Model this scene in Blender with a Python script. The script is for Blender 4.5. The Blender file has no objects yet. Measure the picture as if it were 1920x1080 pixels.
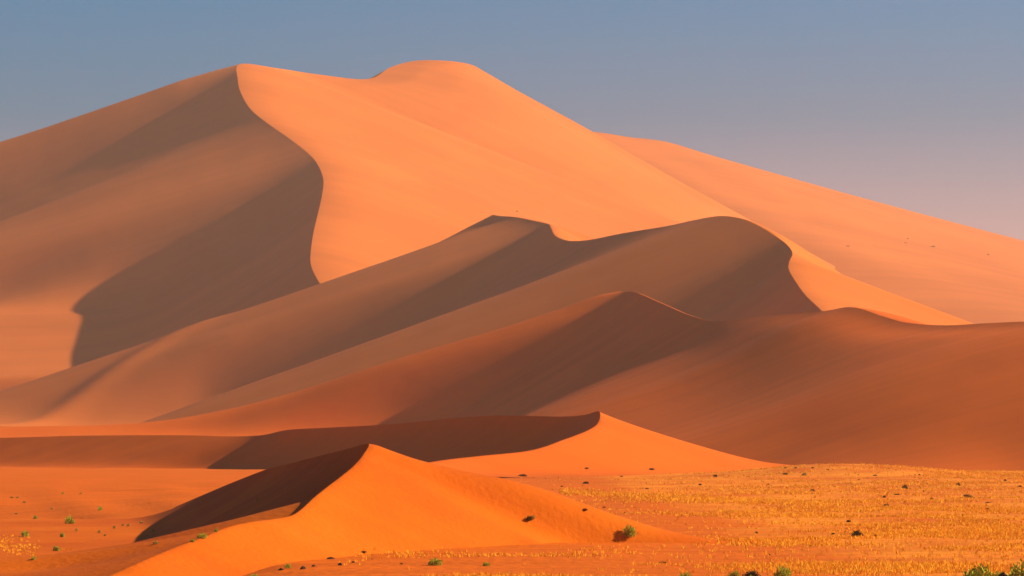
import bpy, math, random
import numpy as np

# ------------------------------------------------------------------ camera
F = 1920 / (2 * math.tan(math.radians(10)))      # focal length in photo pixels
CAM_H, HORIZON = 6.8, 833.0
PITCH = math.atan((HORIZON - 540) / F)
S = bpy.context.scene
cam_d = bpy.data.cameras.new('camera')
cam_d.sensor_width = 36.0
cam_d.angle = math.radians(20)
cam_d.clip_start, cam_d.clip_end = 1.0, 60000
cam = bpy.data.objects.new('camera', cam_d)
S.collection.objects.link(cam)
cam.location = (0, 0, CAM_H)
cam.rotation_euler = (math.pi / 2 + PITCH, 0, 0)
S.camera = cam

# ------------------------------------------------------------------ light
SUN_EL, SUN_AZ = 27.5, 6.0                       # degrees; azimuth from +X towards +Y (into the picture)
w = bpy.data.worlds.new('World'); S.world = w; w.use_nodes = True
nt = w.node_tree; nt.nodes.clear()
sky = nt.nodes.new('ShaderNodeTexSky'); sky.sky_type = 'NISHITA'; sky.sun_disc = False
sky.sun_elevation = math.radians(SUN_EL); sky.sun_rotation = math.radians(90 - SUN_AZ)
sky.altitude = 600; sky.air_density = 1.0; sky.dust_density = 1.5; sky.ozone_density = 1.5
bg = nt.nodes.new('ShaderNodeBackground'); bg.inputs['Strength'].default_value = 0.068
wo = nt.nodes.new('ShaderNodeOutputWorld')
tc = nt.nodes.new('ShaderNodeTexCoord'); sx = nt.nodes.new('ShaderNodeSeparateXYZ')
rp = nt.nodes.new('ShaderNodeValToRGB'); mx = nt.nodes.new('ShaderNodeMix'); mx.data_type = 'RGBA'; mx.blend_type = 'MULTIPLY'
mx.inputs[0].default_value = 1.0
for _k, (_p, _c) in enumerate([(0.0, (1.0, .70, .72)), (.070, (.82, .62, .72)), (.112, (.14, .50, .66)), (.150, (.0, .55, .78)), (1.0, (.05, .20, .36))]):
    _el = rp.color_ramp.elements[_k] if _k < 2 else rp.color_ramp.elements.new(_p)
    _el.position = _p; _el.color = (*_c, 1)
nt.links.new(tc.outputs['Generated'], sx.inputs[0]); nt.links.new(sx.outputs[2], rp.inputs[0])
nt.links.new(sky.outputs[0], mx.inputs[6]); nt.links.new(rp.outputs[0], mx.inputs[7])
nt.links.new(mx.outputs[2], bg.inputs[0]); nt.links.new(bg.outputs[0], wo.inputs[0])
sun_d = bpy.data.lights.new('sun', 'SUN'); sun_d.energy = 5.0; sun_d.angle = math.radians(0.6)
sun_d.color = (1.0, 0.82, 0.52)
sun = bpy.data.objects.new('sun', sun_d); S.collection.objects.link(sun)
_e, _a = math.radians(SUN_EL), math.radians(SUN_AZ)
SUNV = np.array([math.cos(_e) * math.cos(_a), math.cos(_e) * math.sin(_a), math.sin(_e)])
from mathutils import Vector
sun.rotation_euler = Vector(SUNV).to_track_quat('Z', 'Y').to_euler()
S.view_settings.view_transform = 'Standard'; S.view_settings.look = 'None'
S.view_settings.exposure = 0.78; S.view_settings.gamma = 1.0
S.view_settings.use_curve_mapping = False
S.render.engine = 'CYCLES'
S.cycles.use_denoising = True
S.cycles.max_bounces = 6; S.cycles.diffuse_bounces = 3; S.cycles.volume_bounces = 1

# ------------------------------------------------------------------ helpers
_cp, _sp = math.cos(PITCH), math.sin(PITCH)
def ray(x, y):
    """direction through a photo pixel, scaled so that its Y component is 1"""
    a, b = (x - 960) / F, (540 - y) / F
    v = np.array([a, _cp - b * _sp, _sp + b * _cp])
    return v / v[1]
def at(x, y, Y):
    return np.array([0, 0, CAM_H]) + ray(x, y) * Y
DH = np.array([-math.cos(_a), -math.sin(_a)])    # horizontal direction in which shadows fall

def cr(P, n, ss=None):
    """Catmull-Rom through the rows of P at n parameters, returns rows"""
    P = np.asarray(P, float); m = len(P)
    if ss is None:
        ss = np.linspace(0, m - 1, n)
    i = np.clip(ss.astype(int), 0, m - 2); f = (ss - i)
    f = f.reshape((-1,) + (1,) * (P.ndim - 1))
    p0 = P[np.clip(i - 1, 0, m - 1)]; p1 = P[i]; p2 = P[i + 1]; p3 = P[np.clip(i + 2, 0, m - 1)]
    return 0.5 * (2 * p1 + (p2 - p0) * f + (2 * p0 - 5 * p1 + 4 * p2 - p3) * f**2 + (3 * p1 - p0 - 3 * p2 + p3) * f**3)

def mesh_obj(name, V, Fc, mat, smooth=True, parent=None):
    me = bpy.data.meshes.new(name)
    me.vertices.add(len(V)); me.vertices.foreach_set('co', np.ascontiguousarray(V, dtype=np.float32).ravel())
    Fc = np.asarray(Fc, dtype=np.int32); k = Fc.shape[1]
    me.loops.add(Fc.size); me.loops.foreach_set('vertex_index', Fc.ravel())
    me.polygons.add(len(Fc)); me.polygons.foreach_set('loop_start', np.arange(0, Fc.size, k, dtype=np.int32))
    me.polygons.foreach_set('use_smooth', np.full(len(Fc), smooth))
    me.update(calc_edges=True); me.validate()
    if mat: me.materials.append(mat)
    o = bpy.data.objects.new(name, me); S.collection.objects.link(o)
    if parent: o.parent = parent
    return o

def grid_faces(nu, nv, off=0, flip=False):
    i, j = np.meshgrid(np.arange(nu - 1), np.arange(nv - 1), indexing='ij')
    a = off + i * nv + j
    q = np.stack([a, a + 1, a + nv + 1, a + nv], -1).reshape(-1, 4)
    return q[:, ::-1] if flip else q

# smooth value noise
_rng = np.random.default_rng(7)
_NT = _rng.random((256, 256))
def noise2(x, y):
    x = np.asarray(x, float); y = np.asarray(y, float)
    i = np.floor(x).astype(int); j = np.floor(y).astype(int); f = x - i; g = y - j
    f = f * f * f * (f * (f * 6 - 15) + 10); g = g * g * g * (g * (g * 6 - 15) + 10)
    A = _NT[i % 256, j % 256]; B = _NT[(i + 1) % 256, j % 256]; C = _NT[i % 256, (j + 1) % 256]; D = _NT[(i + 1) % 256, (j + 1) % 256]
    return (A * (1 - f) + B * f) * (1 - g) + (C * (1 - f) + D * f) * g - 0.5

# ------------------------------------------------------------------ materials
def new_mat(name):
    m = bpy.data.materials.new(name); m.use_nodes = True
    n = m.node_tree.nodes; l = m.node_tree.links; n.clear()
    out = n.new('ShaderNodeOutputMaterial'); b = n.new('ShaderNodeBsdfPrincipled')
    l.new(b.outputs[0], out.inputs[0]); b.inputs['Roughness'].default_value = 0.9
    b.inputs['Specular IOR Level'].default_value = 0.1
    return m, n, l, b

def sand_mat(name, c1, c2, patch, ripple=0.0, rscale=1.0, fade=None, streak=(.90, 1.06)):
    """two tones of sand in wind-drawn patches, fine ripples as bump"""
    m, n, l, b = new_mat(name)
    geo = n.new('ShaderNodeNewGeometry')
    mp = n.new('ShaderNodeMapping'); mp.inputs['Scale'].default_value = (1 / patch, 0.6 / patch, 2.0 / patch)
    l.new(geo.outputs['Position'], mp.inputs['Vector'])
    nz = n.new('ShaderNodeTexNoise'); nz.inputs['Scale'].default_value = 1; nz.inputs['Detail'].default_value = 6
    l.new(mp.outputs[0], nz.inputs['Vector'])
    if fade:
        sp = n.new('ShaderNodeSeparateXYZ'); l.new(geo.outputs['Position'], sp.inputs[0])
        fr = n.new('ShaderNodeMapRange'); fr.interpolation_type = 'SMOOTHSTEP'
        fr.inputs[1].default_value = fade[0]; fr.inputs[2].default_value = fade[1]; fr.inputs[3].default_value = .45; fr.inputs[4].default_value = 1.08
        l.new(sp.outputs[0], fr.inputs[0]); fm = n.new('ShaderNodeMath'); fm.operation = 'MULTIPLY'
        l.new(nz.outputs[0], fm.inputs[0]); l.new(fr.outputs[0], fm.inputs[1]); nz = fm
    rp = n.new('ShaderNodeValToRGB'); rp.color_ramp.elements[0].position = 0.35; rp.color_ramp.elements[1].position = 0.68
    rp.color_ramp.elements[0].color = (*c1, 1); rp.color_ramp.elements[1].color = (*c2, 1)
    l.new(nz.outputs[0], rp.inputs[0])
    ms = n.new('ShaderNodeMapping'); ms.inputs['Scale'].default_value = (.25 / patch, 5 / patch, .25 / patch)
    l.new(geo.outputs['Position'], ms.inputs['Vector'])
    ns = n.new('ShaderNodeTexNoise'); ns.inputs['Scale'].default_value = 1; ns.inputs['Detail'].default_value = 5; ns.inputs['Roughness'].default_value = .65
    l.new(ms.outputs[0], ns.inputs['Vector'])
    mr = n.new('ShaderNodeMapRange'); mr.inputs[1].default_value = .3; mr.inputs[2].default_value = .7; mr.inputs[3].default_value = streak[0]; mr.inputs[4].default_value = streak[1]
    l.new(ns.outputs[0], mr.inputs[0])
    mm = n.new('ShaderNodeMix'); mm.data_type = 'RGBA'; mm.blend_type = 'MULTIPLY'; mm.inputs[0].default_value = 1
    l.new(rp.outputs[0], mm.inputs[6]); l.new(mr.outputs[0], mm.inputs[7]); l.new(mm.outputs[2], b.inputs['Base Color'])
    if ripple:
        wv = n.new('ShaderNodeTexNoise'); wv.inputs['Scale'].default_value = rscale; wv.inputs['Detail'].default_value = 3
        l.new(geo.outputs['Position'], wv.inputs['Vector'])
        bp = n.new('ShaderNodeBump'); bp.inputs['Strength'].default_value = ripple; bp.inputs['Distance'].default_value = 0.3 / rscale
        l.new(wv.outputs[0], bp.inputs['Height']); l.new(bp.outputs[0], b.inputs['Normal'])
    return m
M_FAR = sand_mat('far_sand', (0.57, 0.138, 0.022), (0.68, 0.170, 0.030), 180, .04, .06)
M_MID = sand_mat('mid_sand', (0.64, 0.110, 0.004), (0.72, 0.132, 0.006), 70, .05, .12)
M_NEAR = sand_mat('near_sand', (0.55, 0.090, 0.002), (0.66, 0.132, 0.003), 16, .45, 2.2)
M_PLAIN = sand_mat('plain_sand', (0.70, 0.130, 0.002), (0.88, 0.26, 0.016), 11, .6, 1.2, (8, 26), (.78, 1.12))

# ------------------------------------------------------------------ dunes
def softplus(a, w):
    return w * np.logaddexp(0, a / w)

def lee_profile(r, zc, eps, h1, L, floor, fw, fs=0.0):
    a = zc - math.tan(math.radians(eps)) * r - h1 * (1 - np.exp(-r / max(L, .01))) - (floor - fs * r)
    return zc + (floor - fs * r + softplus(a, fw)) - (floor + softplus(np.array(zc - floor), fw))

def sto_profile(r, zc, s, Lb, floor, fw, fs=0.0):
    a = zc - math.tan(math.radians(s)) * (r - Lb * (1 - np.exp(-r / max(Lb, .01)))) - (floor - fs * r)
    return zc + (floor - fs * r + softplus(a, fw)) - (floor + softplus(np.array(zc - floor), fw))

def px_profile(r, c, pts, sg=1.0):
    """heights along the row that starts at crest point c, read from a skyline drawn in pixels"""
    R = [0.0]; Z = [c[2]]
    for (x, y) in pts:
        d = ray(x, y)                               # solve c.xy + DH*r = d.xy*Y
        A = np.array([[sg * DH[0], -d[0]], [sg * DH[1], -1.0]]); s = np.linalg.solve(A, -c[:2])
        R.append(s[0]); Z.append(CAM_H + d[2] * s[1])
    R, Z = np.array(R), np.array(Z)
    # smooth interpolation: resample densely then blur slightly
    zz = np.interp(r, R, Z)
    tail = r > R[-1]
    sl = (Z[-1] - Z[-2]) / (R[-1] - R[-2])
    zz[tail] = Z[-1] + sl * (r[tail] - R[-1])
    k = np.array([1, 2, 3, 4, 3, 2, 1.]); k /= k.sum()
    for _ in range(3):
        p = np.pad(zz, 3, mode='reflect', reflect_type='odd'); zz = np.convolve(p, k, 'valid')
    zz[0] = c[2]
    return zz

def dune(name, label, mat, crest, rl, rs, nt=220, nr=140, bumps=(), back=None, rough=(0, 1), cpow=1.8):
    """crest: dicts, back row first. px=(x,y) Y=depth, lee=(eps,h1,L,floor,fw[,fs]) or skyline pixels, sto=(...)"""
    r_l = rl * np.linspace(0, 1, nr) ** cpow; r_s = rs * np.linspace(0, 1, nr) ** cpow
    C, PL, PS = [], [], []
    lee = sto = None
    for k in crest:
        c = at(*k['px'], k['Y']); C.append(c)
        lee = k.get('lee', lee); sto = k.get('sto', sto)
        PL.append(px_profile(r_l, c, lee) if isinstance(lee, list) else lee_profile(r_l, c[2], *lee))
        PS.append(px_profile(r_s, c, sto, -1.0) if isinstance(sto, list) else sto_profile(r_s, c[2], *sto))
    if back:                                         # the far side, hidden: falls away behind the first row
        for d, drop in back:
            C.insert(0, C[0] * [1, 1, 1] + np.array([0, d, -drop])); PL.insert(0, PL[0] - drop); PS.insert(0, PS[0] - drop)
    C = np.array(C); PL = np.array(PL); PS = np.array(PS)
    seg = np.linalg.norm(np.diff(C, axis=0), axis=1) ** 0.8
    tt = np.concatenate([[0], np.cumsum(seg)]); q = np.linspace(0, tt[-1], nt)
    ss = np.interp(q, tt, np.arange(len(C)))
    Cc = cr(C, nt, ss); L_ = cr(PL, nt, ss); S_ = cr(PS, nt, ss)
    def surf(r, Z, sign):
        X = Cc[:, None, 0] + sign * DH[0] * r[None, :]; Y = Cc[:, None, 1] + sign * DH[1] * r[None, :]
        Z = Z.copy(); fade = 1 - np.exp(-(r / (0.04 * rl)) ** 2)[None, :]
        for (bx, by, bY, amp, su, sv, ang) in bumps:
            p = at(bx, by, bY); a = math.radians(ang)
            dx, dy = X - p[0], Y - p[1]
            u = dx * math.cos(a) + dy * math.sin(a); v = -dx * math.sin(a) + dy * math.cos(a)
            Z += amp * np.exp(-0.5 * ((u / su) ** 2 + (v / sv) ** 2)) * fade
        if rough[0]:
            s = rough[1]
            Z += rough[0] * fade * (noise2(X / s, Y / s * .7) + .5 * noise2(X / s * 2.1 + 9, Y / s * 1.6))
        return np.stack([X, Y, Z], -1).reshape(-1, 3)
    VL, VS = surf(r_l, L_, 1), surf(r_s, S_, -1)
    V = np.concatenate([VL, VS]); Fc = np.concatenate([grid_faces(nt, nr, 0, False), grid_faces(nt, nr, len(VL), True)])
    z = V[:, 2][Fc].max(1); Fc = Fc[z > -3.0]
    o = mesh_obj(name, V, Fc, mat)
    o['kind'] = 'structure'; o['label'] = label
    return o

# --- the great dune
G = lambda x, y, Y, **k: dict(px=(x, y), Y=Y, **k)
K = 1.06
dune('sand_dune', 'highest hazy dune with a dark curved slip face', M_FAR, [
    G(905, 136, 3420*K, lee=(30, 0, 1, 60, 20), sto=[(990, 185), (1110, 250), (1250, 330), (1400, 412), (1560, 500), (1750, 600), (1920, 690)]),
    G(870, 118, 3400*K, sto=[(905, 136), (990, 182), (1110, 248), (1250, 330), (1400, 412), (1560, 500), (1750, 600), (1920, 690)]),
    G(790, 113, 3370*K, sto=[(830, 114), (870, 121), (905, 139), (990, 187), (1110, 255), (1250, 338), (1400, 425), (1560, 515), (1750, 610), (1920, 690)]),
    G(735, 125, 3300*K, sto=[(800, 130), (870, 145), (920, 163), (990, 199), (1110, 266), (1250, 347), (1400, 432), (1560, 520), (1750, 615), (1920, 690)]),
    G(690, 148, 3220*K, sto=[(760, 155), (850, 178), (920, 202), (990, 234), (1110, 293), (1250, 367), (1400, 447), (1560, 528), (1750, 620), (1920, 690)]),
    G(600, 140, 3140*K, sto=[(680, 163), (760, 190), (850, 224), (990, 283), (1110, 336), (1250, 402), (1400, 473), (1560, 545), (1750, 630), (1920, 700)]),
    G(520, 128, 3080*K, sto=[(600, 160), (680, 195), (760, 229), (850, 267), (990, 325), (1110, 374), (1250, 432), (1400, 495), (1560, 560), (1750, 635), (1920, 700)]),
    G(450, 120, 3000*K, lee=[(400, 133), (340, 150), (270, 175), (180, 206), (90, 237), (0, 266), (-120, 300), (-300, 345), (-500, 390)], sto=(20.5, 30, 40, 30)),
    G(446, 150, 2930*K, lee=(24.5, 9, 40, 130, 15, .02)), G(452, 175, 2890*K, lee=(24.5, 11, 50, 128, 15, .02)), G(470, 205, 2840*K, lee=(23.5, 9, 50, 126, 14, .02)),
    G(500, 230, 2790*K, lee=(20, 6, 60, 135, 12, .03)), G(540, 258, 2735*K, lee=(18.2, 5, 60, 150, 10, .035)), G(575, 285, 2680*K, lee=(18, 5, 60, 150, 9, .04)), G(594, 306, 2640*K, lee=(22.5, 6, 50, 147, 9, .045)),
    G(606, 335, 2580*K, lee=(30, 8, 30, 147, 9, .05)), G(604, 365, 2520*K, lee=(31, 8, 30, 133, 9, .05)), G(595, 405, 2450*K, lee=(31, 8, 30, 110, 9, .05)), G(587, 440, 2390*K, lee=(31, 8, 30, 91, 8, .05)), G(582, 480, 2320*K, lee=(31, 8, 30, 74, 7, .05)),
    G(584, 500, 2290*K), G(593, 520, 2260*K), G(605, 538, 2235*K), G(620, 550, 2215*K, lee=(31, 5, 30, 50, 6, .05)), G(665, 590, 2130*K), G(730, 660, 2020*K, lee=(18, 6, 30, 20, 10)), G(760, 740, 1900*K),
], 640, 950, nt=340, nr=220, back=[(60, 20), (150, 80), (350, 220)], rough=(.55, 60))

# --- far slope behind on the right
def far_slope():
    sk = [(-200, 560), (100, 500), (300, 440), (500, 390), (700, 340), (900, 292), (1030, 263), (1100, 247), (1180, 257), (1250, 266), (1330, 290), (1400, 310), (1520, 344), (1650, 380), (1800, 420), (1880, 441), (1960, 460), (2100, 480), (2400, 520)]
    Ys = np.interp([p[0] for p in sk], [1000, 2400], [4350, 5100])
    A = np.array([at(x, y, Y) for (x, y), Y in zip(sk, Ys)])
    n = 160; top = cr(A, n)
    foot = top + np.array([1000., -2000., 0]); foot[:, 2] = -2
    s = np.linspace(0, 1, 120)
    P = [top + np.array([0, 900, -250]), top + np.array([0, 300, -60])]
    for q in s:
        p = top * (1 - q) + foot * q
        p[:, 2] = foot[:, 2] + (top[:, 2] - foot[:, 2]) * ((1 - q) ** 1.6)
        P.append(p)
    P = np.array(P)
    P[2:, :, 2] += 4 * noise2(P[2:, :, 0] / 300, P[2:, :, 1] / 200) * np.linspace(0, 1, 120)[:, None]
    o = mesh_obj('sand_dune', P.reshape(-1, 3), grid_faces(len(P), n, 0, True), M_FAR)
    o['kind'] = 'structure'; o['label'] = 'pale far dune slope running down to the right'
far_slope()

# --- second dune
dune('sand_dune', 'brown double-peaked dune in front of the highest dune', M_FAR, [
    G(920, 405, 2260, lee=[(880, 425), (840, 447), (790, 475), (740, 497), (680, 523), (620, 550), (540, 588), (450, 625), (350, 655), (200, 690), (100, 712), (0, 735), (-150, 760), (-300, 780)], sto=(20, 10, 20, 10)),
    G(938, 405.2, 2246, lee=(20.5, 3, 8, 28, 6)), G(965, 407, 2225, lee=(18.8, 2, 10, 28, 6)), G(1000, 414, 2190, lee=(18.8, 2, 10, 26, 6)), G(1027, 420, 2150, lee=(20, 4, 20, 24, 5), sto=(33, 5, 20, 10)),
    G(1032, 425, 2115, lee=(29.5, 5, 20, 20, 4)), G(1040, 441, 2080, lee=(30, 5, 20, 18, 4)), G(1055, 449, 2045), G(1075, 452, 2005, lee=(29.5, 4, 20, 15, 4)), G(1110, 449, 1960, lee=(28.3, 3, 40, 12, 4)), G(1170, 437, 1900, lee=(26.3, 3, 50, 10, 5)),
    G(1250, 424, 1840, lee=(22.6, 4, 80, 6, 5)), G(1300, 413, 1800, lee=(19.8, 4, 80, 4, 5)), G(1350, 405, 1760), G(1390, 410, 1735), G(1420, 422, 1710, lee=(19.8, 4, 80, 4, 5)), G(1450, 440, 1685, lee=(21.5, 4, 80, 4, 5)), G(1475, 458, 1655, lee=(24.5, 4, 40, 4, 6), sto=[(1540, 507), (1600, 540), (1660, 573), (1720, 606), (1800, 650)]),
    G(1486, 475, 1625, lee=(30, 6, 20, 4, 6), sto=[(1540, 500), (1600, 530), (1660, 561), (1720, 590), (1800, 625)]), G(1480, 490, 1600, sto=(20, 10, 20, 10)), G(1479, 505, 1580), G(1490, 525, 1550), G(1510, 553, 1510), G(1535, 577, 1470, lee=(29, 3, 25, 0, 6)), G(1600, 640, 1380), G(1680, 740, 1280, lee=(19, 1, 25, -20, 10)), G(1720, 840, 1200),
], 480, 320, nt=320, nr=180, back=[(30, 8), (80, 40), (250, 150)], bumps=[(225, 725, 2140, 1.8, 10, 130, -40), (120, 752, 2100, 1.2, 9, 100, -40)], rough=(.3, 40))

# --- third dune
dune('sand_dune', 'brown dune with a rounded peak and a long right shoulder', M_MID, [
    G(1160, 547, 1460, lee=[(1130, 551), (1100, 560), (1050, 580), (980, 602), (900, 628), (830, 648), (740, 675), (640, 708), (540, 740), (440, 766), (360, 782), (280, 793), (200, 797), (100, 799), (0, 800), (-200, 801)], sto=(30, 1, -2, 5)),
    G(1176, 546.8, 1447, lee=(18.5, 3, 15, 12, 3)), G(1190, 547.5, 1435, lee=(30, 5, 20, 10, 2.5)), G(1207, 554, 1415, lee=(30.5, 6, 20, 8, 2)), G(1225, 562, 1395), G(1255, 575, 1365, lee=(30, 4, 20, 6, 2)), G(1290, 590, 1330, lee=(28, 3, 30, 4, 2)), G(1330, 601, 1295, lee=(25.5, 3, 40, 2, 2)), G(1370, 601, 1265, lee=(23.5, 3, 50, 0, 2), sto=(20, 5, -2, 5)),
    G(1440, 592, 1220, lee=(21.3, 3, 60, -1, 1.5)), G(1540, 584, 1160, lee=(20.2, 3, 60, -2, 1)), G(1597, 576, 1125, lee=(19.3, 3, 60, -2, 1)), G(1655, 593, 1095, lee=(18.4, 3, 60, -2, 1)), G(1700, 605, 1070, lee=(17.6, 3, 60, -4, 1)), G(1770, 610, 1035, lee=(17.2, 3, 60, -5, 1)), G(1850, 606, 1000, lee=(16.8, 3, 60, -6, 1)), G(1920, 603, 970, lee=(16.2, 3, 60, -6, 1)), G(2050, 600, 910, lee=(15.5, 3, 60, -6, 1)), G(2250, 640, 840), G(2500, 760, 760), G(2650, 850, 720),
], 440, 260, nt=320, nr=160, back=[(20, 3), (60, 14), (200, 60)], bumps=[(1325, 760, 1100, -3.2, 28, 170, 0), (1600, 740, 1020, 3.6, 40, 170, 0)], rough=(.2, 26))

# --- long low dune
dune('sand_dune', 'long low dune with a small lit peak and a dark side', M_MID, [
    G(-250, 825, 986, lee=(18.5, 0, 5, 0, 1.2, .02), sto=(12, 5, 0, 2, .01)), G(0, 821, 950), G(150, 817, 924), G(330, 816, 889), G(430, 818, 867), G(490, 816, 854, lee=(22, 1, 5, -.5, 1.2, .02)), G(540, 806, 840, lee=(26, 3, 5, -.5, 1, .02)), G(610, 802, 827), G(740, 795, 805), G(850, 784, 783, sto=(22, 2, 0, 1, .02)),
    G(940, 779, 766, lee=(26, 3, 5, -.5, 1, .02)), G(1050, 781, 744), G(1095, 778, 732), G(1122, 771, 722, sto=[(1150, 783), (1200, 802), (1260, 823), (1340, 846), (1430, 867), (1560, 880), (1700, 888)]), G(1125, 783, 711, sto=(17, 1, 0, 1, .01)), G(1118, 797, 700), G(1100, 808, 691), G(1075, 818, 682), G(1055, 825, 676), G(1020, 838, 664), G(980, 847, 656), G(900, 855, 642, lee=(12, 1, 5, 0, 1, .02)), G(830, 863, 629), G(790, 870, 616)
], 130, 150, nt=300, nr=110, cpow=1.4, rough=(.15, 12))

# --- near dune
dune('sand_dune', 'nearest small dune with a bright orange face', M_NEAR, [
    G(330, 950, 345, lee=(23, .2, 1.0, -2.0, .4), sto=(20, 1, -1.4, .6, .04)), G(390, 924, 330), G(440, 903, 312, lee=(26, .5, 1.0, -2.0, .3)), G(500, 880, 285, lee=(28, 1, 1.5, -2.2, .3)), G(540, 870, 262), G(590, 857, 240), G(650, 842, 220),
    G(690, 832, 207, lee=(29, 1.2, 1.0, -2.6, .3), sto=[(705, 833), (740, 848), (800, 867), (880, 885), (950, 899), (1030, 920), (1100, 946), (1170, 972), (1250, 995), (1340, 1012), (1450, 1026), (1600, 1045)]),
    G(683, 850, 203, lee=(28, 1.2, 1.0, -2.6, .3), sto=(25, .3, -1.4, .8, .03)), G(665, 872, 199, lee=(21, 1.8, 1.0, -2.6, .3)), G(640, 893, 196, lee=(15, 1.3, .8, -1.6, .3)), G(615, 912, 193, lee=(14, .6, .6, -1.6, .3)), G(590, 932, 190, lee=(12.5, .35, .5, -1.6, .3)), G(565, 955, 187, lee=(11.5, .3, .4, -1.6, .3)), G(545, 967, 185, lee=(11, .3, .4, -1.6, .3)), G(515, 973, 183), G(475, 978, 180, lee=(9, .2, .4, -.4, .4)), G(440, 985, 178), G(415, 993, 176), G(380, 1008, 173, lee=(12, .1, .4, -.8, .4)), G(340, 1022, 170), G(300, 1038, 167, lee=(10, .05, .8, -1.2, .4), sto=(24, .3, -1.4, .8, .03)), G(250, 1060, 163), G(200, 1082, 160), G(100, 1120, 152)
], 34, 50, nt=280, nr=160, cpow=1.4, bumps=[(1010, 1003, 194, -.55, .9, 2.6, 15), (1052, 992, 196, .55, 1.3, 3.2, 15)], rough=(.06, 3))

# ------------------------------------------------------------------ ground
def zg(X, Y):
    X = np.asarray(X, float); Y = np.asarray(Y, float)
    z = 0.40 * noise2(X / 16, Y / 26) + .14 * noise2(X / 5, Y / 8) - .2
    z = z * np.clip(Y / 300, .5, 1)
    z = z + .75 * noise2((X + .22 * Y) / 6.5, Y / 45 + 7) / (1 + np.exp((X + 14) / 2.5)) / (1 + np.exp((Y - 500) / 50))
    z = z + 2.7 * np.exp(-((X - 74) / 24) ** 2 - ((Y - 640) / 70) ** 2)
    return z - .15 * softplus(-(X + 13 + .03 * (Y - 200)), 2.0) / (1 + np.exp((Y - 420) / 60))
def ground():
    ys = np.concatenate([np.linspace(-250, 900, 540), np.geomspace(910, 7000, 60)]); n = 420
    xs = np.linspace(-1, 1, n)
    Y, T = np.meshgrid(ys, xs, indexing='ij'); X = np.sign(T) * (np.abs(T) ** 1.5) * (150 + np.abs(Y) * .75)
    o = mesh_obj('ground', np.stack([X, Y, zg(X, Y)], -1).reshape(-1, 3), grid_faces(len(ys), n, 0, True), M_PLAIN)
    o['kind'] = 'structure'
ground()

# ------------------------------------------------------------------ plants and stones
bpy.context.view_layer.update()
DG = bpy.context.evaluated_depsgraph_get()
def hit_px(x, y):
    """point of the sand seen at a photo pixel"""
    ok, p, nrm, idx, ob, _ = S.ray_cast(DG, (0, 0, CAM_H), Vector(ray(x, y)).normalized())
    return np.array(p) if ok else None
def down(x, y):
    ok, p, nrm, idx, ob, _ = S.ray_cast(DG, (x, y, 600), (0, 0, -1))
    return p.z, (ob.name if ok else '')

def plain_mat(name, cols, rough=.85, scale=6.0, trans=0.0):
    m, n, l, b = new_mat(name); b.inputs['Roughness'].default_value = rough
    oi = n.new('ShaderNodeObjectInfo'); geo = n.new('ShaderNodeNewGeometry')
    nz = n.new('ShaderNodeTexNoise'); nz.inputs['Scale'].default_value = scale; l.new(geo.outputs['Position'], nz.inputs['Vector'])
    ad = n.new('ShaderNodeMath'); ad.operation = 'MULTIPLY_ADD'; ad.inputs[1].default_value = .5; ad.inputs[2].default_value = 0
    l.new(geo.outputs['Random Per Island'], ad.inputs[0])
    a2 = n.new('ShaderNodeMath'); a2.operation = 'MULTIPLY_ADD'; a2.inputs[1].default_value = .5
    l.new(nz.outputs[0], a2.inputs[0]); l.new(ad.outputs[0], a2.inputs[2])
    rp = n.new('ShaderNodeValToRGB'); E = rp.color_ramp.elements
    for k, c in enumerate(cols):
        e = E[k] if k < 2 else E.new(.5)
        e.color = (*c, 1)
    for k in range(len(cols)): E[k].position = .15 + .7 * k / (len(cols) - 1)
    l.new(a2.outputs[0], rp.inputs[0]); l.new(rp.outputs[0], b.inputs['Base Color'])
    return m
M_LEAF = plain_mat('bush_leaf', [(.17, .20, .015), (.32, .34, .03), (.50, .49, .06)])
M_DARK = plain_mat('dark_scrub', [(.025, .022, .010), (.05, .042, .015), (.10, .075, .02)])
M_DRY = plain_mat('dry_scrub', [(.20, .13, .03), (.38, .26, .06), (.55, .38, .09)])
M_TWIG = plain_mat('twig', [(.10, .06, .03), (.16, .10, .05)])
M_ROCK = plain_mat('stone', [(.035, .022, .014), (.07, .04, .022)], scale=3.0)
M_GRASS = plain_mat('dry_grass', [(.80, .22, .008), (.92, .35, .014), (.95, .50, .04)], scale=.15)

def leaves_mesh(name, n, seed, leaf, mat, up=.5, lumps=5):
    """many small leaf faces through a lumpy dome of unit half-width, height about 0.8"""
    R = np.random.default_rng(seed)
    cs = np.stack([R.uniform(-.5, .5, lumps), R.uniform(-.5, .5, lumps), R.uniform(.1, .38, lumps)], -1); cs[0] = (0, 0, .35)
    rad = R.uniform(.3, .52, lumps); rad[0] = .5
    k = R.integers(0, lumps, n); d = R.normal(size=(n, 3)); d /= np.linalg.norm(d, axis=1)[:, None]
    p = cs[k] + d * (rad[k] * R.uniform(.45, 1.05, n))[:, None]
    p[:, 2] = np.abs(p[:, 2]) * .95 + .01
    ax = d * .6 + R.normal(size=(n, 3)) * .6 + np.array([0, 0, up]); ax /= np.linalg.norm(ax, axis=1)[:, None]
    sd = np.cross(ax, R.normal(size=(n, 3))); sd /= np.linalg.norm(sd, axis=1)[:, None]
    L = leaf * R.uniform(.6, 1.4, n)[:, None]
    V = np.stack([p - sd * L * .28, p + ax * L * .6 - sd * L * .3, p + ax * L * 1.2, p + ax * L * .5 + sd * L * .3], 1).reshape(-1, 3)
    V[:, 2] = np.maximum(V[:, 2], -.03)
    me = mesh_obj(name, V, np.arange(4 * n).reshape(-1, 4), mat, smooth=False)
    d_ = me.data; bpy.data.objects.remove(me); return d_

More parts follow.
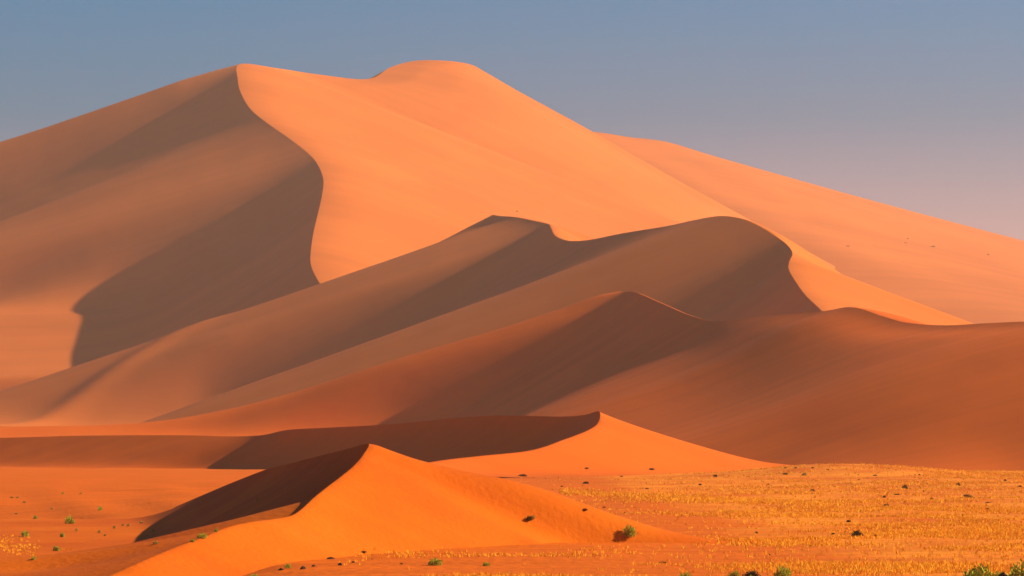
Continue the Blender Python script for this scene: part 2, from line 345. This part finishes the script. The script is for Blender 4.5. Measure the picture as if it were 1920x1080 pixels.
def twigs_mesh(name, n, seed, mat, h=.75):
    """thin tapered three-sided stems fanning out of the root"""
    R = np.random.default_rng(seed); V = []; Fc = []
    for i in range(n):
        a = R.uniform(0, 2 * math.pi); t = R.uniform(.1, .95); base = np.array([math.cos(a) * .06, math.sin(a) * .06, -.08])
        mid = np.array([math.cos(a) * t * .45, math.sin(a) * t * .45, h * R.uniform(.4, .6)]); top = np.array([math.cos(a + .3) * t * .8, math.sin(a + .3) * t * .8, h * R.uniform(.7, 1.05) * (1.1 - .4 * t)])
        o = len(V)
        for P, r in ((base, .028), (mid, .018), (top, .006)):
            for q in range(3):
                V.append(P + r * np.array([math.cos(q * 2.1), math.sin(q * 2.1), 0]))
        for s_ in (0, 3):
            for q in range(3): Fc.append((o + s_ + q, o + s_ + (q + 1) % 3, o + s_ + 3 + (q + 1) % 3, o + s_ + 3 + q))
    me = mesh_obj(name, np.array(V), Fc, mat, smooth=False)
    d_ = me.data; bpy.data.objects.remove(me); return d_

def stone_mesh(name, seed, mat):
    R = np.random.default_rng(seed)
    import bmesh
    bm = bmesh.new(); bmesh.ops.create_icosphere(bm, subdivisions=3, radius=1)
    for v in bm.verts:
        c = np.array(v.co); f = 1 + .35 * noise2(c[0] * 1.4 + seed * 3, c[1] * 1.4 + c[2]) + .2 * noise2(c[0] * 3 + 5, c[2] * 3 + c[1] * 2 + seed)
        v.co = Vector((c[0] * f, c[1] * f * .8, max(c[2] * f * .55, -.12)))
    me = bpy.data.meshes.new(name); bm.to_mesh(me); bm.free(); me.materials.append(mat); return me

KIT = {
    'green': [(leaves_mesh('foliage', 900, 11 + k, .13, M_LEAF), twigs_mesh('branches', 16, k, M_TWIG)) for k in range(3)],
    'dark': [(leaves_mesh('foliage', 700, 31 + k, .15, M_DARK), twigs_mesh('branches', 22, 10 + k, M_TWIG)) for k in range(3)],
    'dry': [(leaves_mesh('foliage', 420, 51 + k, .16, M_DRY, up=1.2), twigs_mesh('branches', 22, 20 + k, M_TWIG)) for k in range(2)],
    'stone': [(stone_mesh('stone', k + 1, M_ROCK), None) for k in range(3)],
}
NAME = {'green': ('bush', 'bush'), 'dark': ('scrub', 'scrub'), 'dry': ('dry_tuft', 'dry tuft'), 'stone': ('stone', 'stone')}
_prs = random.Random(5)
def plant(kind, x, y, wpx, hpx, label, group=None):
    """kind at the photo pixel of its foot, as wide and high as it looks there"""
    p = hit_px(x, y)
    if p is None:                                    # foot below the frame or hidden: on the flat ground
        Y = F * CAM_H / (y - HORIZON); p = at(x, y, Y); p[2] = float(zg(p[0], p[1]))
    s = p[1] / F; sx = wpx * s / 1.9; sz = hpx * s / (.55 if kind == 'stone' else .95)
    a, b = _prs.choice(KIT[kind]); nm, cat = NAME[kind]
    rz = _prs.uniform(0, 6.28)
    sy = sx * _prs.uniform(.8, 1.1); sx2 = sx
    if b and wpx >= 11:
        o = bpy.data.objects.new(nm, None); S.collection.objects.link(o)
        for me, pn in ((a, 'foliage'), (b, 'branches')):
            c = bpy.data.objects.new(pn, me); S.collection.objects.link(c); c.parent = o
    else:
        o = bpy.data.objects.new(nm, a); S.collection.objects.link(o)
    o.location = (p[0], p[1], p[2] - .02 * sz); o.rotation_euler = (0, 0, rz); o.scale = (sx2, sy, sz)
    o['label'] = label; o['category'] = cat
    if group: o['group'] = group
    return o

# things one can pick out in the photograph
for a in [
    # lower left
    ('green', 131, 982, 21, 17, 'roundest green bush on the lower left sand, casting a long shadow'),
    ('green', 46, 1006, 20, 13, 'wide green bush near the left edge of the sand'),
    ('green', 117, 1007, 11, 10, 'small green bush just below the roundest green bush'),
    ('green', 105, 1033, 14, 12, 'small green bush with a long dark shadow above the yellow grass'),
    ('green', 187, 957, 11, 10, 'small dark green bush highest on the left sand'),
    ('green', 66, 973, 11, 8, 'low green bush between the left edge and the roundest bush'),
    ('dry', 143, 996, 8, 7, 'brown dry tuft right of the bush cluster on the lower left'),
    ('green', 64, 1049, 13, 7, 'low green tuft at the edge of the yellow grass, lower left'),
    ('green', 118, 926, 7, 4, 'tiny green tuft alone on the far left sand'),
    ('green', 378, 1009, 20, 11, 'green bush on the low ridge left of the nearest dune'),
    ('green', 362, 1016, 14, 7, 'green tuft at the lower left end of the ridge bushes'),
    ('green', 406, 997, 12, 7, 'green tuft at the upper right end of the ridge bushes'),
    ('dry', 482, 939, 4, 8, 'thin pale stalk at the edge of the dune shadow'),
    ('dry', 293, 1020, 14, 6, 'flat grey-green tuft below the tip of the dune shadow'),
    ('dry', 287, 997, 10, 6, 'pale tuft on the lower edge of the long dune shadow'),
    ('green', 540, 1065, 16, 10, 'green bush left of the dark stones at the bottom'),
    ('green', 475, 1086, 24, 12, 'yellow-green bush cut by the bottom edge, left of centre'),
    # bottom middle
    ('green', 815, 1060, 28, 16, 'dark green bush standing alone below the nearest dune'),
    ('green', 913, 1061, 22, 8, 'low green bush right of the one below the nearest dune'),
    ('green', 1180, 1005, 32, 24, 'two-tiered green bush on the open sand right of the nearest dune'),
    ('dark', 992, 976, 18, 10, 'dark scrub on the right flank of the nearest dune'),
    ('dry', 1000, 973, 12, 8, 'yellow dry tuft beside the dark scrub on the dune flank'),
    ('dark', 682, 1037, 14, 6, 'dark low scrub at the foot of the nearest dune'),
    ('dark', 1097, 957, 14, 5, 'low dark scrub above the hollow beside the nearest dune'),
    ('dark', 1243, 1056, 20, 4, 'flat dark scrub below the two-tiered green bush'),
    # bottom right
    ('green', 1288, 1088, 26, 18, 'yellow-green bush cut by the bottom edge, first from the left of the row'),
    ('green', 1378, 1084, 24, 17, 'small green bush just left of the dark humped scrub'),
    ('dark', 1412, 1084, 50, 16, 'dark brown humped scrub between two green bushes at the bottom edge'),
    ('green', 1408, 1092, 34, 14, 'low green bush in front of the dark humped scrub'),
    ('green', 1466, 1088, 38, 30, 'tall yellow-green bush just right of the dark humped scrub'),
    ('green', 1838, 1096, 76, 42, 'wide green bush cut by the bottom edge, near the right corner'),
    ('green', 1872, 1088, 26, 20, 'small green bush squeezed between the two big corner bushes'),
    ('stone', 1882, 1090, 30, 16, 'dark stone under the bushes in the bottom right corner'),
    ('green', 1918, 1096, 70, 48, 'green bush cut by the right edge in the bottom corner'),
    # right plain
    ('dark', 1609, 1006, 27, 14, 'largest dark mound of scrub in the middle of the grassy plain'),
    ('dark', 1641, 1006, 14, 4, 'flat dark scrub right of the largest dark mound'),
    ('dark', 1592, 979, 15, 5, 'low dark scrub just above the largest dark mound'),
    ('dark', 1697, 917, 17, 10, 'dark round scrub highest and left of the far plain cluster'),
    ('dark', 1816, 934, 24, 8, 'long flat dark scrub on the far plain toward the right edge'),
    ('dark', 1747, 938, 11, 6, 'small dark scrub between the round one and the long flat one'),
    ('dark', 1663, 950, 14, 6, 'dark scrub at the upper edge of the golden grass'),
    ('dark', 1852, 956, 10, 5, 'dark scrub below the long flat one, near the right edge'),
    ('dark', 1797, 911, 14, 7, 'dark scrub with a green top above the long flat one'),
    ('dark', 1524, 922, 14, 6, 'single dark scrub on the bare strip left of the plain cluster'),
    ('dark', 1472, 890, 16, 4, 'flat dark scrub below the foot of the dark dune'),
    ('dry', 1508, 892, 14, 7, 'grey-green tuft right of the flat scrub at the dune foot'),
    ('dark', 1342, 894, 11, 5, 'dark tuft below the right end of the lit dune skirt'),
    ('dark', 1312, 910, 10, 4, 'dark tuft left of and below the one by the dune skirt'),
    ('dark', 1223, 881, 18, 4, 'flat dark scrub right below the small lit peak'),
    ('dark', 1098, 907, 16, 5, 'dark scrub on the sand below the small lit peak'),
    ('dark', 980, 893, 22, 5, 'loose dark scrub where the nearest dune meets the far plain'),
    ('dark', 1228, 929, 14, 3, 'flat dark scrub lying in the bright yellow grass band'),
    ('dark', 1683, 928, 18, 2.5, 'thin dark line of scrub between the round scrub and the grass'),
]:
    plant(*a)
for k_, x, y, w_, h_, lb in [
    ('dry', 187, 999, 9, 6, 'grey-green tuft nearest to the left bushes, upper of a close pair'),
    ('dry', 197, 1005, 7, 5, 'grey-green tuft just below and right of its larger twin, lower left'),
    ('dry', 214, 991, 8, 7, 'upright grey-green tuft midway between the left bushes and the dune shadow'),
    ('dry', 231, 986, 9, 5, 'left of two grey-green tufts touching each other near the dune shadow'),
    ('dry', 241, 987, 8, 6, 'right of two grey-green tufts touching each other near the dune shadow'),
    ('dry', 265, 981, 10, 5, 'grey-green tuft at the upper edge of the long dune shadow'),
    ('dry', 22, 934, 10, 4, 'faint tuft highest on the far left sand, at the left edge'),
    ('dry', 33, 934, 8, 4, 'faint tuft just right of the one at the left edge'),
    ('dry', 46, 943, 9, 4, 'faint tuft just below the two highest ones at far left'),
    ('dry', 97, 955, 7, 4, 'faint lone tuft above the roundest green bush'),
    ('dry', 152, 926, 8, 3, 'faint tuft right of the tiny green one on the far left sand'),
    ('dry', 30, 964, 9, 3, 'faint flat tuft left of the low green bush'),
    ('stone', 527, 1069, 10, 4, 'small dark stone touching the green bush at bottom left of centre'),
    ('stone', 568, 1067, 11, 6, 'dark stone just right of the green bush at bottom left of centre'),
    ('stone', 588, 1062, 9, 3, 'small flat dark stone third in the row of stones from the left'),
    ('stone', 620, 1048, 15, 4, 'widest flat dark stone, lying above the row of small ones'),
    ('stone', 638, 1060, 9, 5, 'small dark stone fourth in the row, below the widest one'),
    ('stone', 662, 1055, 8, 3, 'small dark stone at the right end of the row, below the dune'),
]:
    plant(k_, x, y, w_, h_, lb)
for (x, y, w_, h_) in [(1418, 1000, 9, 4), (1562, 1002, 11, 4), (1443, 1041, 6, 3), (1805, 967, 6, 3), (1658, 933, 8, 5), (1732, 922, 6, 3), (1853, 943, 13, 2.5), (1724, 891, 6, 3), (1641, 892, 13, 2.5), (1440, 909, 6, 2.5), (1912, 913, 11, 4),
                       (1100, 879, 12, 3), (1165, 894, 10, 2.5), (1213, 917, 9, 3), (1472, 878, 8, 2.5), (1492, 878, 9, 3), (1524, 878, 7, 3), (1553, 881, 6, 2), (1132, 952, 10, 2.5), (1171, 962, 7, 2.5), (753, 1058, 9, 3), (1053, 913, 6, 3), (1740, 908, 9, 2), (1610, 900, 7, 2), (1885, 902, 9, 4), (1580, 940, 8, 2.5)]:
    if y < 884 and x > 1400: lb, gr = 'tiny dark speck of scrub in the row along the foot of the dark dune', 'specks along the dune foot'
    elif x < 900: lb, gr = 'tiny dark speck of scrub left of the dark green bush below the nearest dune', None
    elif y < 920 and x < 1300: lb, gr = 'tiny dark speck of scrub on the sand below the small lit peak', 'specks below the small lit peak'
    elif x < 1300: lb, gr = 'tiny dark speck of scrub above the two-tiered green bush', 'specks above the two-tiered bush'
    elif y > 960: lb, gr = 'tiny dark speck of scrub in the near golden grass', 'specks in the near golden grass'
    elif x > 1800: lb, gr = 'tiny dark speck of scrub on the far plain close to the right edge', 'specks by the right edge'
    else: lb, gr = 'tiny dark speck of scrub on the far middle of the grassy plain', 'specks on the far middle of the plain'
    plant('dark', x, y, w_, h_, lb, gr)
for (x, y, w_, h_) in [(1750, 463, 15, 3), (1702, 448, 7, 3), (1698, 456, 9, 2), (1853, 478, 8, 3), (1590, 462, 10, 2), (970, 397, 9, 3)]:
    if x < 1000: plant('dry', x, y, w_, h_, 'dark speck on the bright slope just above the left peak of the brown dune')
    else: plant('dry', x, y, w_, h_, 'dark speck of scrub on the pale far slope at right', 'dark specks on the pale far slope')

# dry grass: thousands of small tufts of blades over the plain
def px_of(X, Y, Z):
    dz = Z - CAM_H; d = Y * _cp + dz * _sp
    return 960 + F * X / d, 540 - F * (-Y * _sp + dz * _cp) / d
def dry_grass():
    R = np.random.default_rng(3); n = 420000
    Y = 125 * (1000 / 125) ** R.random(n); X = R.uniform(-.19, .19, n) * Y
    Z = zg(X, Y); px, py = px_of(X, Y, Z)
    st = noise2(X / 18 + 3, Y / 15) + .8 * noise2(X / 6, Y / 6 + 8) + .5 * noise2(X / 50, Y / 25 + 4)
    dens = np.clip((st + .02) * 2.0, 0, 1)
    right = 1 / (1 + np.exp(-(px - 1330 + (py - 960) * .1) / 90))
    belt = np.exp(-((py - (924 + (px - 1080) * .048)) / 4.5) ** 2) * ((px > 1050) & (px < 1560))
    mid = np.exp(-((py - 975) / 45) ** 2) * right
    foot = np.clip((py - 1030) / 25, 0, 1) * np.clip((px - 620) / 120, 0, 1) * .55
    far = np.exp(-((py - 893) / 14) ** 2) * np.clip((px - 1380) / 100, 0, 1) * .8
    corner = np.exp(-((py - 1090 + .18 * (px - 90)) / 13) ** 2) * np.exp(-((px - 130) / 110) ** 2) * .5 + .4 * np.exp(-(((px - 20) / 40) ** 2 + ((py - 1066) / 13) ** 2))
    bare = 1 - .8 * np.exp(-((py - 925) / 14) ** 2) * np.clip((px - 1500) / 60, 0, 1)
    prob = np.clip((dens * (.35 * right + 1.3 * mid + foot + far) * bare) + belt + corner * dens * .9 + right * .05, 0, 1)
    keep = (R.random(n) < prob) & (px > -30) & (px < 1960) & (py < 1110)
    X, Y, Z = X[keep], Y[keep], Z[keep]
    ok, zs = [], []
    for x, y, z in zip(X, Y, Z):
        zz, nm = down(x, y); zs.append(zz); ok.append(abs(zz - z) < .25 or x / y < -.11)
    ok = np.array(ok); X, Y, Z = X[ok], Y[ok], np.array(zs)[ok]; m = len(X)
    nb = 7
    hgt = R.uniform(.09, .28, m) * (1 + .4 * (Y > 320))
    a = R.uniform(0, 2 * math.pi, (m, nb)); lean = R.uniform(.05, .5, (m, nb)); rr = R.uniform(0, .12, (m, nb))
    bx = X[:, None] + np.cos(a) * rr; by = Y[:, None] + np.sin(a) * rr; bz = np.repeat(Z[:, None], nb, 1) - .02
    hh = hgt[:, None] * R.uniform(.6, 1.1, (m, nb)); wd = np.maximum(.016, .00010 * Y)[:, None] * R.uniform(.8, 1.5, (m, nb))
    ta = R.uniform(0, 2 * math.pi, (m, nb)); cx, cy = np.cos(ta) * wd, np.sin(ta) * wd
    v0 = np.stack([bx - cx, by - cy, bz], -1); v1 = np.stack([bx + cx, by + cy, bz], -1)
    v2 = np.stack([bx + np.cos(a) * lean * hh, by + np.sin(a) * lean * hh, bz + hh], -1)
    V = np.stack([v0, v1, v2], 2).reshape(-1, 3)
    o = mesh_obj('dry_grass', V, np.arange(len(V)).reshape(-1, 3), M_GRASS, smooth=False)
    o['kind'] = 'stuff'; o['label'] = 'golden dry grass scattered over the sandy plain'; o['category'] = 'grass'
    print('grass tufts', m)
dry_grass()

# ------------------------------------------------------------------ haze
def haze():
    x, y0, y1, z0, z1 = 6500, -300, 8000, -12, 490
    V = [(-x, y0, z0), (x, y0, z0), (x, y1, z0), (-x, y1, z0), (-x, y0, z1), (x, y0, z1), (x, y1, z1), (-x, y1, z1)]
    Fc = [(3, 2, 1, 0), (4, 5, 6, 7), (0, 1, 5, 4), (1, 2, 6, 5), (2, 3, 7, 6), (3, 0, 4, 7)]
    m = bpy.data.materials.new('haze'); m.use_nodes = True; n = m.node_tree.nodes; n.clear()
    out = n.new('ShaderNodeOutputMaterial'); v = n.new('ShaderNodeVolumePrincipled')
    v.inputs['Color'].default_value = (0.86, 0.64, 0.58, 1); v.inputs['Density'].default_value = HAZE
    v.inputs['Anisotropy'].default_value = 0.3
    m.node_tree.links.new(v.outputs[0], out.inputs['Volume'])
    o = mesh_obj('haze', np.array(V, float), Fc, m, smooth=False); o['kind'] = 'stuff'; o['label'] = 'warm dusty haze over the desert'
HAZE = 8.5e-5
haze()
